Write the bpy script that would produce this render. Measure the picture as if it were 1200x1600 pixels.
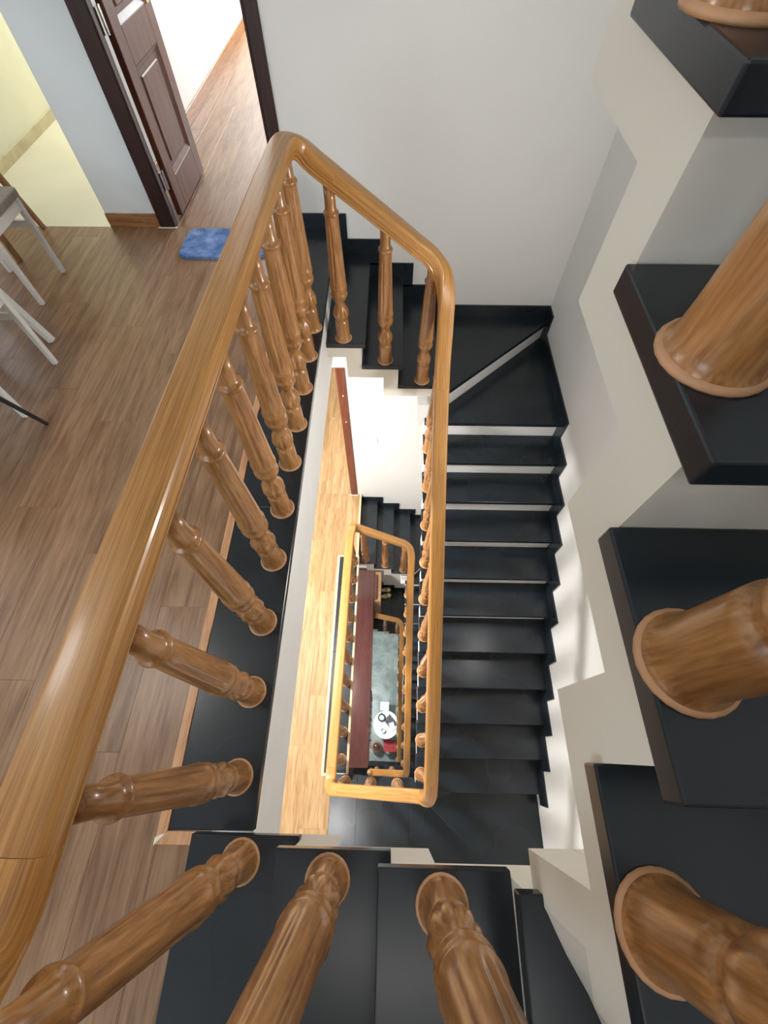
import bpy, bmesh, math, random
from mathutils import Vector, Matrix
random.seed(7)
for o in list(bpy.data.objects):
    bpy.data.objects.remove(o, do_unlink=True)
scene = bpy.context.scene
C = scene.collection
R = 0.17            # riser
H = 21 * R          # storey height

# ------------------------------------------------------------------ camera
PITCH, YAW, ROLL, FPX, HC = math.radians(29.3224), math.radians(1.2734), math.radians(-0.1805), 665.97, 1.6421
r0 = Vector((math.cos(YAW), math.sin(YAW), 0)); f0 = Vector((-math.sin(YAW), math.cos(YAW), 0)); zz = Vector((0, 0, 1))
fw = f0 * math.sin(PITCH) - zz * math.cos(PITCH)
u0 = f0 * math.cos(PITCH) + zz * math.sin(PITCH)
rt = r0 * math.cos(ROLL) + u0 * math.sin(ROLL)
up = u0 * math.cos(ROLL) - r0 * math.sin(ROLL)
cd = bpy.data.cameras.new('camera'); cam = bpy.data.objects.new('camera', cd); C.objects.link(cam)
cd.sensor_fit = 'VERTICAL'; cd.sensor_height = 24.0; cd.lens = FPX / 1600 * 24.0
cd.clip_start = 0.01; cd.clip_end = 100
m = Matrix((rt, up, -fw)).transposed().to_4x4(); m.translation = Vector((0, 0, HC))
cam.matrix_world = m
scene.camera = cam

# ------------------------------------------------------------------ world, lights, exposure
w = bpy.data.worlds.new('world'); scene.world = w; w.use_nodes = True
bg = w.node_tree.nodes['Background']; bg.inputs[0].default_value = (0.80, 0.90, 1.0, 1); bg.inputs[1].default_value = 1.0
vs = scene.view_settings
vs.view_transform = 'Standard'; vs.look = 'None'; vs.gamma = 1.0; vs.use_curve_mapping = False
vs.exposure = 0.45

def area(name, loc, target, sx, sy, power, col=(1, 1, 1), disk=False):
    l = bpy.data.lights.new(name, 'AREA'); l.energy = power; l.color = col
    l.shape = 'DISK' if disk else 'RECTANGLE'; l.size = sx; l.size_y = sy
    o = bpy.data.objects.new(name, l); C.objects.link(o); o.location = loc
    d = Vector(target) - Vector(loc); o.rotation_euler = d.to_track_quat('-Z', 'Y').to_euler()
    return o
# daylight through the front window of the open room, the bedroom window and the bathroom window
area('daylight_front_window', (-2.6, -3.1, 1.6), (-1.6, 3.2, 0.6), 2.2, 1.8, 42, (0.80, 0.91, 1.0))
area('daylight_bedroom_window', (-0.6, 8.2, 1.6), (-1.2, 3.0, 0.4), 1.8, 1.6, 170, (0.95, 0.98, 1.0))
area('daylight_bathroom_window', (-2.6, 6.2, 1.9), (-2.8, 4.0, 0.0), 0.8, 0.8, 26, (1.0, 0.98, 0.88))

# ------------------------------------------------------------------ materials
def nodes(name):
    m = bpy.data.materials.new(name); m.use_nodes = True
    nt = m.node_tree; b = nt.nodes['Principled BSDF']
    return m, nt, b
def N(nt, t, **kw):
    n = nt.nodes.new(t)
    for k, v in kw.items(): setattr(n, k, v)
    return n
def ramp(nt, stops):
    n = nt.nodes.new('ShaderNodeValToRGB'); e = n.color_ramp.elements
    while len(e) < len(stops): e.new(0.5)
    for i, (p, c) in enumerate(stops): e[i].position = p; e[i].color = (*c, 1)
    return n
def plain(name, col, rough=0.5, spec=0.5, metal=0.0, bump=0.0, bscale=200.0, var=0.0, vscale=3.0, emit=None, coat=0.0):
    m, nt, b = nodes(name)
    b.inputs['Base Color'].default_value = (*col, 1); b.inputs['Roughness'].default_value = rough
    b.inputs['Specular IOR Level'].default_value = spec; b.inputs['Metallic'].default_value = metal
    b.inputs['Coat Weight'].default_value = coat; b.inputs['Coat Roughness'].default_value = 0.12
    geo = N(nt, 'ShaderNodeNewGeometry')
    if var:
        n = N(nt, 'ShaderNodeTexNoise'); n.inputs['Scale'].default_value = vscale; n.inputs['Detail'].default_value = 4
        nt.links.new(geo.outputs['Position'], n.inputs['Vector'])
        rp = ramp(nt, [(0.3, tuple(c * (1 - var) for c in col)), (0.7, tuple(min(1, c * (1 + var)) for c in col))])
        nt.links.new(n.outputs['Fac'], rp.inputs[0]); nt.links.new(rp.outputs[0], b.inputs['Base Color'])
    if bump:
        n = N(nt, 'ShaderNodeTexNoise'); n.inputs['Scale'].default_value = bscale; n.inputs['Detail'].default_value = 3
        nt.links.new(geo.outputs['Position'], n.inputs['Vector'])
        bp = N(nt, 'ShaderNodeBump'); bp.inputs['Strength'].default_value = bump; bp.inputs['Distance'].default_value = 0.004
        nt.links.new(n.outputs['Fac'], bp.inputs['Height']); nt.links.new(bp.outputs[0], b.inputs['Normal'])
    if emit:
        b.inputs['Emission Color'].default_value = (*col, 1); b.inputs['Emission Strength'].default_value = emit
    return m
def wood(name, dark, mid, light, scale, rough=0.35, coat=0.0, uv=False, rnd=0.12, bump=0.08, spec=0.5):
    """grain stretched along the small component of scale; every piece shifted and toned on its own"""
    m, nt, b = nodes(name)
    L = nt.links.new
    if uv: src = N(nt, 'ShaderNodeTexCoord').outputs['UV']
    else: src = N(nt, 'ShaderNodeNewGeometry').outputs['Position']
    oi = N(nt, 'ShaderNodeObjectInfo')
    mul = N(nt, 'ShaderNodeVectorMath', operation='MULTIPLY'); mul.inputs[1].default_value = scale
    L(src, mul.inputs[0])
    off = N(nt, 'ShaderNodeVectorMath', operation='SCALE'); off.inputs['Scale'].default_value = 37.0
    cmb = N(nt, 'ShaderNodeCombineXYZ'); 
    for i in range(3): L(oi.outputs['Random'], cmb.inputs[i])
    L(cmb.outputs[0], off.inputs[0])
    add = N(nt, 'ShaderNodeVectorMath', operation='ADD'); L(mul.outputs[0], add.inputs[0]); L(off.outputs[0], add.inputs[1])
    n1 = N(nt, 'ShaderNodeTexNoise'); n1.inputs['Scale'].default_value = 1.0; n1.inputs['Detail'].default_value = 5; n1.inputs['Roughness'].default_value = 0.6; n1.inputs['Distortion'].default_value = 0.8
    L(add.outputs[0], n1.inputs['Vector'])
    n2 = N(nt, 'ShaderNodeTexNoise'); n2.inputs['Scale'].default_value = 5.0; n2.inputs['Detail'].default_value = 3
    L(add.outputs[0], n2.inputs['Vector'])
    mx = N(nt, 'ShaderNodeMath', operation='MULTIPLY_ADD'); mx.inputs[1].default_value = 0.35
    L(n2.outputs['Fac'], mx.inputs[0]); 
    sc = N(nt, 'ShaderNodeMath', operation='MULTIPLY'); sc.inputs[1].default_value = 0.65; L(n1.outputs['Fac'], sc.inputs[0]); L(sc.outputs[0], mx.inputs[2])
    rp = ramp(nt, [(0.38, dark), (0.50, mid), (0.62, light)]); L(mx.outputs[0], rp.inputs[0])
    hv = N(nt, 'ShaderNodeHueSaturation')
    mr = N(nt, 'ShaderNodeMapRange'); mr.inputs['To Min'].default_value = 1 - rnd; mr.inputs['To Max'].default_value = 1 + rnd
    L(oi.outputs['Random'], mr.inputs['Value']); L(mr.outputs[0], hv.inputs['Value']); L(rp.outputs[0], hv.inputs['Color'])
    L(hv.outputs[0], b.inputs['Base Color'])
    b.inputs['Roughness'].default_value = rough; b.inputs['Coat Weight'].default_value = coat; b.inputs['Coat Roughness'].default_value = 0.15
    b.inputs['Specular IOR Level'].default_value = spec
    if bump:
        bp = N(nt, 'ShaderNodeBump'); bp.inputs['Strength'].default_value = bump; bp.inputs['Distance'].default_value = 0.002
        L(mx.outputs[0], bp.inputs['Height']); L(bp.outputs[0], b.inputs['Normal'])
    return m
def stone(name):
    m, nt, b = nodes(name); L = nt.links.new
    pos = N(nt, 'ShaderNodeNewGeometry').outputs['Position']
    n = N(nt, 'ShaderNodeTexNoise'); n.inputs['Scale'].default_value = 6; n.inputs['Detail'].default_value = 6; L(pos, n.inputs['Vector'])
    rp = ramp(nt, [(0.35, (0.0100, 0.0148, 0.0200)), (0.7, (0.0125, 0.0185, 0.025))]); L(n.outputs['Fac'], rp.inputs[0])
    v = N(nt, 'ShaderNodeTexVoronoi'); v.inputs['Scale'].default_value = 55; L(pos, v.inputs['Vector'])
    rs = ramp(nt, [(0.0, (1, 1, 1)), (0.055, (0, 0, 0))]); L(v.outputs['Distance'], rs.inputs[0])
    n3 = N(nt, 'ShaderNodeTexNoise'); n3.inputs['Scale'].default_value = 9; L(pos, n3.inputs['Vector'])
    r3 = ramp(nt, [(0.60, (0, 0, 0)), (0.66, (1, 1, 1))]); L(n3.outputs['Fac'], r3.inputs[0])
    mm = N(nt, 'ShaderNodeMath', operation='MULTIPLY'); L(rs.outputs[0], mm.inputs[0]); L(r3.outputs[0], mm.inputs[1])
    mix = N(nt, 'ShaderNodeMixRGB'); mix.inputs[2].default_value = (0.25, 0.26, 0.27, 1)
    L(mm.outputs[0], mix.inputs[0]); L(rp.outputs[0], mix.inputs[1]); L(mix.outputs[0], b.inputs['Base Color'])
    n2 = N(nt, 'ShaderNodeTexNoise'); n2.inputs['Scale'].default_value = 2; n2.inputs['Detail'].default_value = 2; L(pos, n2.inputs['Vector'])
    r2 = N(nt, 'ShaderNodeMapRange'); r2.inputs['To Min'].default_value = 0.20; r2.inputs['To Max'].default_value = 0.34
    L(n2.outputs['Fac'], r2.inputs['Value']); L(r2.outputs[0], b.inputs['Roughness'])
    b.inputs['Specular IOR Level'].default_value = 0.5
    return m
M = {}
M['rail'] = wood('varnished_handrail_wood', (0.30, 0.130, 0.028), (0.43, 0.205, 0.050), (0.54, 0.28, 0.085), (2.2, 150.0, 1.0), 0.38, 0.2, uv=True, rnd=0.07, bump=0.15)
M['baluster'] = wood('varnished_baluster_wood', (0.21, 0.085, 0.024), (0.325, 0.148, 0.046), (0.43, 0.215, 0.080), (45, 45, 4.0), 0.33, 0.3, rnd=0.10, bump=0.08)
M['ring'] = plain('base_ring_filler', (0.50, 0.27, 0.14), 0.5, var=0.12, vscale=30)
M['plank'] = wood('laminate_floor_plank', (0.165, 0.085, 0.042), (0.245, 0.138, 0.074), (0.315, 0.190, 0.110), (22, 1.6, 1.0), 0.34, 0.0, rnd=0.06, bump=0.03)
M['plank2'] = wood('laminate_floor_plank_yellow', (0.26, 0.145, 0.06), (0.35, 0.215, 0.10), (0.42, 0.275, 0.14), (22, 1.6, 1.0), 0.52, 0.0, rnd=0.06, bump=0.03, spec=0.25)
M['trim'] = wood('beech_edge_trim', (0.48, 0.22, 0.10), (0.60, 0.31, 0.15), (0.68, 0.38, 0.20), (20, 3, 20), 0.40, rnd=0.05)
M['base'] = wood('wood_baseboard', (0.20, 0.085, 0.030), (0.29, 0.135, 0.055), (0.36, 0.18, 0.08), (4, 4, 50), 0.4, rnd=0.04)
M['stone'] = stone('polished_black_granite')
M['wall'] = plain('white_wall_paint', (0.74, 0.735, 0.71), 0.65, 0.3, var=0.025, vscale=1.3, bump=0.04, bscale=90)
M['plaster'] = plain('cream_stair_plaster', (0.70, 0.675, 0.60), 0.7, 0.25, var=0.03, vscale=2.2, bump=0.06, bscale=70)
M['white'] = plain('white_riser_paint', (0.78, 0.78, 0.775), 0.55, 0.35, var=0.03, vscale=4)
M['ceil'] = plain('white_ceiling_paint', (0.80, 0.80, 0.79), 0.8)
M['bluewall'] = plain('pale_blue_wall_paint', (0.68, 0.735, 0.76), 0.6, 0.3, var=0.03, vscale=1.5)
M['door'] = wood('dark_mahogany_door', (0.060, 0.018, 0.009), (0.105, 0.032, 0.016), (0.145, 0.048, 0.025), (30, 30, 2.5), 0.45, 0.0, rnd=0.03, bump=0.05)
M['jamb'] = wood('dark_mahogany_frame', (0.016, 0.004, 0.003), (0.028, 0.008, 0.006), (0.04, 0.013, 0.009), (30, 30, 2.5), 0.42, 0.0, rnd=0.03, bump=0.04)
M['redjamb'] = wood('red_mahogany_frame', (0.10, 0.024, 0.014), (0.14, 0.036, 0.022), (0.17, 0.05, 0.03), (30, 30, 2.5), 0.32, 0.3, rnd=0.03, bump=0.04)
M['caulk'] = plain('white_caulk', (0.80, 0.74, 0.62), 0.6)
M['edging'] = plain('pale_wood_edging', (0.62, 0.46, 0.28), 0.5, var=0.06, vscale=20)
M['steel'] = plain('brushed_steel', (0.55, 0.53, 0.5), 0.3, metal=1.0)
M['brass'] = plain('brass', (0.70, 0.48, 0.20), 0.28, metal=1.0)
M['creamtile'] = plain('cream_tile_floor', (0.76, 0.735, 0.60), 0.4, var=0.04, vscale=2)
M['creamwall'] = plain('cream_wall_paint', (0.80, 0.79, 0.68), 0.6, var=0.03)
M['tanskirt'] = plain('tan_skirting_tile', (0.58, 0.52, 0.37), 0.5, var=0.15, vscale=9)
M['chairwhite'] = plain('white_chair_lacquer', (0.70, 0.70, 0.67), 0.4, var=0.03, vscale=8)
M['chairseat'] = plain('taupe_seat_upholstery', (0.24, 0.21, 0.185), 0.75, var=0.12, vscale=40, bump=0.2, bscale=500)
M['chairbrown'] = wood('brown_chair_wood', (0.16, 0.07, 0.025), (0.25, 0.12, 0.045), (0.33, 0.17, 0.07), (40, 40, 4), 0.4, rnd=0.05)
M['black'] = plain('black_metal', (0.02, 0.02, 0.02), 0.35)
M['redbrown'] = wood('red_brown_lacquer_board', (0.070, 0.022, 0.020), (0.088, 0.029, 0.026), (0.105, 0.037, 0.033), (10, 1.2, 10), 0.14, 0.8, rnd=0.02, bump=0.02)
M['tanwood'] = wood('tan_post_wood', (0.33, 0.17, 0.08), (0.43, 0.24, 0.12), (0.52, 0.31, 0.17), (20, 20, 3), 0.4, rnd=0.05)
M['slipper'] = plain('pale_yellow_foam', (0.82, 0.74, 0.36), 0.6)
M['whiteplastic'] = plain('white_plastic_top', (0.82, 0.84, 0.84), 0.35)
M['red'] = plain('red_plastic', (0.36, 0.03, 0.035), 0.35, var=0.2, vscale=14)
M['green'] = plain('dark_green_glaze', (0.03, 0.05, 0.025), 0.25)
M['pale'] = plain('pale_green_glaze', (0.62, 0.75, 0.66), 0.25)
M['dark'] = plain('dark_print_paper', (0.07, 0.06, 0.07), 0.5, var=0.6, vscale=25)
M['paper'] = plain('pale_paper', (0.72, 0.82, 0.82), 0.6, var=0.05, vscale=20)
M['glass'] = plain('clear_cup_plastic', (0.62, 0.66, 0.68), 0.15)
M['lamp'] = plain('lit_lamp_diffuser', (1.0, 0.97, 0.92), 0.5, emit=6.0)
M['switch'] = plain('white_socket_plastic', (0.72, 0.72, 0.71), 0.35)
def mat_mat():
    m, nt, b = nodes('blue_terry_mat'); L = nt.links.new
    pos = N(nt, 'ShaderNodeNewGeometry').outputs['Position']
    n = N(nt, 'ShaderNodeTexNoise'); n.inputs['Scale'].default_value = 14; n.inputs['Detail'].default_value = 7; L(pos, n.inputs['Vector'])
    rp = ramp(nt, [(0.35, (0.075, 0.135, 0.30)), (0.55, (0.14, 0.23, 0.45)), (0.75, (0.24, 0.35, 0.58))]); L(n.outputs['Fac'], rp.inputs[0]); L(rp.outputs[0], b.inputs['Base Color'])
    n2 = N(nt, 'ShaderNodeTexNoise'); n2.inputs['Scale'].default_value = 260; L(pos, n2.inputs['Vector'])
    bp = N(nt, 'ShaderNodeBump'); bp.inputs['Strength'].default_value = 0.7; bp.inputs['Distance'].default_value = 0.004; L(n2.outputs['Fac'], bp.inputs['Height']); L(bp.outputs[0], b.inputs['Normal'])
    b.inputs['Roughness'].default_value = 0.95; b.inputs['Specular IOR Level'].default_value = 0.1
    return m
M['mat'] = mat_mat()
def concrete():
    m, nt, b = nodes('grey_polished_ground_floor'); L = nt.links.new
    pos = N(nt, 'ShaderNodeNewGeometry').outputs['Position']
    n = N(nt, 'ShaderNodeTexNoise'); n.inputs['Scale'].default_value = 2.6; n.inputs['Detail'].default_value = 7; n.inputs['Distortion'].default_value = 1.2; L(pos, n.inputs['Vector'])
    rp = ramp(nt, [(0.35, (0.20, 0.235, 0.22)), (0.5, (0.28, 0.32, 0.30)), (0.68, (0.37, 0.42, 0.39))]); L(n.outputs['Fac'], rp.inputs[0]); L(rp.outputs[0], b.inputs['Base Color'])
    b.inputs['Roughness'].default_value = 0.3
    return m
M['ground'] = concrete()

# ------------------------------------------------------------------ mesh helpers
def obj(name, verts, faces, mat, parent=None, smooth=False, uvs=None):
    me = bpy.data.meshes.new(name); me.from_pydata([tuple(v) for v in verts], [], faces)
    if uvs is not None:
        ul = me.uv_layers.new(name='UVMap')
        for i, l in enumerate(me.loops): ul.data[i].uv = uvs[i]
    me.materials.append(M[mat] if isinstance(mat, str) else mat)
    if smooth:
        for p in me.polygons: p.use_smooth = True
    me.update()
    o = bpy.data.objects.new(name, me); C.objects.link(o)
    if parent is not None: o.parent = parent
    return o
def link(name, me, parent, loc=(0, 0, 0), rz=0):
    o = bpy.data.objects.new(name, me); C.objects.link(o); o.location = loc; o.rotation_euler = (0, 0, rz)
    if parent is not None: o.parent = parent
    return o
class MB:
    def __init__(s): s.v = []; s.f = []
    def box(s, x0, x1, y0, y1, z0, z1):
        x0, x1 = min(x0, x1), max(x0, x1); y0, y1 = min(y0, y1), max(y0, y1); z0, z1 = min(z0, z1), max(z0, z1)
        b = len(s.v)
        s.v += [(x0, y0, z0), (x1, y0, z0), (x1, y1, z0), (x0, y1, z0), (x0, y0, z1), (x1, y0, z1), (x1, y1, z1), (x0, y1, z1)]
        s.f += [tuple(b + i for i in q) for q in ((0, 3, 2, 1), (4, 5, 6, 7), (0, 1, 5, 4), (1, 2, 6, 5), (2, 3, 7, 6), (3, 0, 4, 7))]
        return s
    def prism(s, poly, axis, a, c):
        """poly of 2-D points in the two other axes (in x,y,z order), extruded along axis from a to c"""
        def p3(p, t): return {'x': (t, p[0], p[1]), 'y': (p[0], t, p[1]), 'z': (p[0], p[1], t)}[axis]
        n = len(poly); b = len(s.v)
        s.v += [p3(p, a) for p in poly] + [p3(p, c) for p in poly]
        s.f += [tuple(b + i for i in range(n)), tuple(b + n + i for i in reversed(range(n)))]
        s.f += [(b + i, b + n + i, b + n + (i + 1) % n, b + (i + 1) % n) for i in range(n)]
        return s
    def lathe(s, prof, seg=16, cx=0, cy=0, flute=None):
        b = len(s.v); n = len(prof)
        for (r, z) in prof:
            for k in range(seg):
                a = 2 * math.pi * k / seg; rr = r
                if flute: rr = r * flute(z, a)
                s.v.append((cx + rr * math.cos(a), cy + rr * math.sin(a), z))
        for i in range(n - 1):
            for k in range(seg):
                s.f.append((b + i * seg + k, b + i * seg + (k + 1) % seg, b + (i + 1) * seg + (k + 1) % seg, b + (i + 1) * seg + k))
        s.f.append(tuple(b + k for k in reversed(range(seg)))); s.f.append(tuple(b + (n - 1) * seg + k for k in range(seg)))
        return s
    def bar(s, p, q, wa, wb, up=(0, 0, 1), taper=1.0):
        p, q = Vector(p), Vector(q); t = (q - p).normalized(); u = Vector(up)
        if abs(t.dot(u)) > 0.95: u = Vector((0, 1, 0))
        a = t.cross(u).normalized(); c = a.cross(t)
        b = len(s.v)
        for o, k in ((p, 1.0), (q, taper)):
            for sa, sb in ((-1, -1), (1, -1), (1, 1), (-1, 1)): s.v.append(tuple(o + a * sa * wa * k / 2 + c * sb * wb * k / 2))
        s.f += [tuple(b + i for i in q_) for q_ in ((0, 1, 2, 3), (7, 6, 5, 4), (0, 4, 5, 1), (1, 5, 6, 2), (2, 6, 7, 3), (3, 7, 4, 0))]
        return s
    def mesh(s, name, mat, bevel=0.0, seg=1, smooth=False):
        me = bpy.data.meshes.new(name); me.from_pydata(s.v, [], s.f); me.materials.append(M[mat])
        bm = bmesh.new(); bm.from_mesh(me)
        bmesh.ops.recalc_face_normals(bm, faces=bm.faces)
        if bevel: bmesh.ops.bevel(bm, geom=[e for e in bm.edges if len(e.link_faces) == 2 and e.calc_face_angle(0) > 0.5], offset=bevel, segments=seg, affect='EDGES', profile=0.5)
        bm.to_mesh(me); bm.free()
        if smooth:
            for p in me.polygons: p.use_smooth = True
        return me
    def build(s, name, mat, parent=None, bevel=0.0, seg=1, smooth=False):
        return link(name, s.mesh(name, mat, bevel, seg, smooth), parent)
def box(name, x0, x1, y0, y1, z0, z1, mat, parent=None, bevel=0.0):
    return MB().box(x0, x1, y0, y1, z0, z1).build(name, mat, parent, bevel)
def empty(name, loc=(0, 0, 0)):
    o = bpy.data.objects.new(name, None); C.objects.link(o); o.location = loc; o.empty_display_size = 0.1; return o
def tag(o, label, cat, group=None):
    o['label'] = label; o['category'] = cat
    if group: o['group'] = group
    return o
def struct(o, label=None, cat=None):
    o['kind'] = 'structure'
    if label: o['label'] = label
    if cat: o['category'] = cat
    return o

# ------------------------------------------------------------------ layout numbers
XL, XR, XW = -0.4055, 0.2634, 1.305
YN, YF, YB, YFRONT = -0.209, 2.222, 3.215, -1.22
Y5, G = 2.1862, 0.2471
TH = 0.035
XS = [XL, -0.164, 0.080, 0.330]                 # nosings of the far steps (going down to the right)
XNEAR = {17: 0.234, 18: -0.011, 19: -0.262, 20: -0.534}   # nosings of the near steps (going down to the left)
def ny(k): return Y5 - G * (k - 5)

# ------------------------------------------------------------------ rooms: walls
zb, zt = -3 * H, 6.9
wb = MB()
wb.box(-0.69, XW + .12, YB, YB + .12, -H + 2.4, zt)
wb.box(-0.45, XW + .12, YB, YB + .12, -H, -H + 2.4)
wb2 = wb.build('wall_back', 'wall'); struct(wb2, 'plain white wall behind the far steps of the stairwell', 'wall')
e = MB().box(-0.45, XW + .12, YB, YB + .12, -2 * H, -H)
e.build('wall_panel', 'wall', wb2)
# storey 0: pale blue pier between door and bathroom opening, wall over the door
MB().box(-2.0, -1.645, YB, YB + .12, 0, 3.05).build('wall_panel', 'bluewall', wb2)
MB().box(-1.645, -0.69, YB, YB + .12, 2.16, 3.05).build('wall_panel', 'bluewall', wb2)
MB().box(-4.5, -2.0, YB, YB + .12, 2.3, 3.05).build('wall_panel', 'bluewall', wb2)
# storey -1
MB().box(-1.40, -0.69, YB, YB + .12, -H + 2.4, -0.15).build('wall_panel', 'wall', wb2)
MB().box(-4.5, -1.40, YB, YB + .12, -H, -0.15).build('wall_panel', 'wall', wb2)
# lower storeys
MB().box(-4.5, XW + .12, YB, YB + .12, zb, -2 * H).build('wall_panel', 'wall', wb2)
MB().box(-4.5, -0.45, YB, YB + .12, -2 * H, -H - .15).build('wall_panel', 'wall', wb2)
struct(box('wall_right', XW, XW + .12, YFRONT - .12, YB, zb, zt, 'wall'), 'white wall along the right side of the stair flights', 'wall')
struct(box('wall_front', -0.70, XW, YFRONT - .12, YFRONT, zb, zt, 'wall'), 'white wall at the near end of the stairwell', 'wall')
wl = MB().box(-4.62, -4.5, -3.3, YB, zb, 3.05).build('wall_left', 'wall'); struct(wl, 'white wall at the far left of the dining room', 'wall')
# front wall of the dining rooms with window openings
wf = MB()
for z0 in (0, -H, -2 * H, -3 * H):
    wf.box(-4.5, -0.70, -3.3, -3.18, z0, z0 + .7); wf.box(-4.5, -0.70, -3.3, -3.18, z0 + 2.5, z0 + 3.05)
    wf.box(-4.5, -3.7, -3.3, -3.18, z0 + .7, z0 + 2.5); wf.box(-1.5, -0.70, -3.3, -3.18, z0 + .7, z0 + 2.5)
struct(wf.build('wall_front', 'wall'), 'white window wall at the front of the dining room', 'wall')
struct(box('wall_side', -0.82, -0.70, -3.18, YFRONT - .12, zb, 3.05, 'wall'), 'white wall between dining room and stair core', 'wall')
# bedroom beyond the door
struct(box('wall_bedroom_left', -1.97, -1.85, YB + .12, 8.5, 0, 3.05, 'wall'), 'white bedroom wall seen through the open door', 'wall')
br = MB().box(-1.85, 2.5, 8.4, 8.52, 0, .8).box(-1.85, 2.5, 8.4, 8.52, 2.5, 3.05).box(-1.85, -1.5, 8.4, 8.52, .8, 2.5).box(0.4, 2.5, 8.4, 8.52, .8, 2.5)
struct(br.build('wall_bedroom_back', 'wall'), 'white window wall at the end of the bedroom', 'wall')
struct(box('wall_bedroom_right', 2.4, 2.5, YB + .12, 8.4, 0, 3.05, 'wall'), 'white wall at the right of the bedroom', 'wall')
struct(box('ceiling_bedroom', -1.97, 2.5, YB + .12, 8.52, 3.05, 3.15, 'ceil'), 'white bedroom ceiling', 'ceiling')
bb = box('baseboard_bedroom', -1.85, -1.835, YB + .13, 8.4, 0, 0.10, 'base', None, .002); struct(bb, 'brown wooden baseboard along the bedroom wall', 'baseboard')
bb = box('baseboard_back', -2.0, -1.645, YB - .014, YB, 0, 0.085, 'base', None, .002); struct(bb, 'brown wooden baseboard below the pale blue pier', 'baseboard')
# bathroom through the opening on the left
struct(box('wall_bathroom_left', -3.24, -3.12, YB + .12, 6.6, 0, 3.05, 'creamwall'), 'cream bathroom wall at the upper left', 'wall')
struct(box('baseboard_bathroom', -3.12, -3.108, YB + .12, 6.5, 0, 0.075, 'tanskirt', None, .001), 'tan skirting tile along the cream bathroom wall', 'baseboard')
struct(box('wall_bathroom_right', -2.0, -1.97, YB + .12, 6.5, 0, 3.05, 'creamwall'), 'cream bathroom wall behind the blue pier', 'wall')
struct(box('wall_bathroom_back', -3.12, -2.0, 6.5, 6.6, 0, 3.05, 'creamwall'), 'cream wall at the end of the bathroom', 'wall')
struct(box('ceiling_bathroom', -3.24, -1.97, YB + .12, 6.6, 3.05, 3.15, 'ceil'), 'white bathroom ceiling', 'ceiling')
struct(box('floor_bathroom', -4.5, -1.97, YB - .012, 6.6, -0.10, 0.002, 'creamtile'), 'cream tiled floor beyond the opening at upper left', 'floor')
# top of the stairwell
struct(box('ceiling_stairwell', -4.62, XW + .12, -3.3, YB + .12, zt, zt + .1, 'ceil'), 'white ceiling above the stairwell', 'ceiling')
# ------------------------------------------------------------------ floors
def planks(parent, x0, x1, y0, y1, z, mat, wid=0.19, ln=1.22, hole=None):
    """staggered boards; hole(x0,x1,y0,y1) may return a shortened board or None"""
    cache = {}
    x = x1; c = 0
    while x > x0 + 1e-4:
        xa = max(x0, x - wid); y = y0 - ((c * 0.41) % 1.0) * ln; c += 1
        while y < y1 - 1e-4:
            ya, yb = max(y, y0), min(y + ln, y1); y += ln
            if yb - ya < 0.02: continue
            r = (xa, x, ya, yb)
            if hole: r = hole(*r)
            if r is None: continue
            key = (round(r[1] - r[0], 3), round(r[3] - r[2], 3))
            if key not in cache:
                g = 0.0003
                cache[key] = MB().box(g, key[0] - g, g, key[1] - g, -0.012, 0).mesh('plank', mat, 0.0005)
            link('plank', cache[key], parent, (r[0], r[2], z))
        x = xa
def storey(z, label, mat, blackstrip_to, stripx, xright_far):
    f = MB().box(-4.5, XL - .012, -3.18, YB + (0.12 if z == 0 else 0), z - .15, z - .012).build('floor', 'ceil'); struct(f, label, 'floor')
    return f
fl0 = storey(0, 'brown laminate plank floor of the dining room beside the railing', 'plank', YB, -.67, XL)
def h0(a, b, c, d):
    # cut the boards where the black border strip, its trim and the first step lie
    if c < -0.262 < d and b > -0.70 + 1e-4:
        d = -0.262
    if b > -0.70 + 1e-4 and c >= -0.262 - 1e-4: return None
    return (a, b, c, d)
planks(fl0, -4.5, -0.70, -3.18, YB, 0, 'plank')
planks(fl0, -0.70, -0.505, -3.18, -0.262, 0, 'plank')
# bedroom floor
fb = struct(box('floor_bedroom', -1.85, 2.4, YB + .121, 8.4, -.15, -.0125, 'ceil'), 'light laminate plank floor of the bedroom', 'floor')
planks(fb, -1.85, 0.0, YB, 8.4, 0, 'plank')
# black granite border slabs along the well + wooden trim
for ya, yb in ((-0.225, 0.935), (0.935, 2.1), (2.1, YB)):
    MB().box(-0.67, XL, ya + .0006, yb - .0006, -TH, 0.002).build('border_slab', 'stone', fl0, .002)
MB().prism([(-0.702, -0.262), (-0.67, -0.228), (-0.67, YB - .015), (-0.702, YB - .015)], 'z', -.01, .006).build('edge_trim', 'trim', fl0, .0015)
MB().prism([(-0.702, -0.262), (-0.536, -0.262), (-0.536, -0.228), (-0.67, -0.228)], 'z', -.01, .0055).build('edge_trim', 'trim', fl0, .0015)
MB().prism([(-0.7045, -0.2645), (-0.69, -0.250), (-0.672, -0.2325), (-0.690, -0.238), (-0.7045, -0.2445)], 'z', .0, .0068).build('trim_filler', 'caulk', fl0)
# skirting of the border slab at the far wall
MB().box(-0.645, -0.327, YB - .013, YB, 0.0, 0.097).box(-0.43, -0.327, YB - .013, YB, -.08, 0.0).build('skirting', 'stone', fl0, .0015)
MB().box(-0.702, -0.647, YB - .013, YB, 0.0, 0.085).build('skirting', 'base', fl0, .0015)
bm0 = box('trim_1', -0.62, XL - .006, YFRONT, YB, -.446, -TH, 'white'); struct(bm0, 'white edge beam below the upper floor along the well', 'beam')

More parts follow.
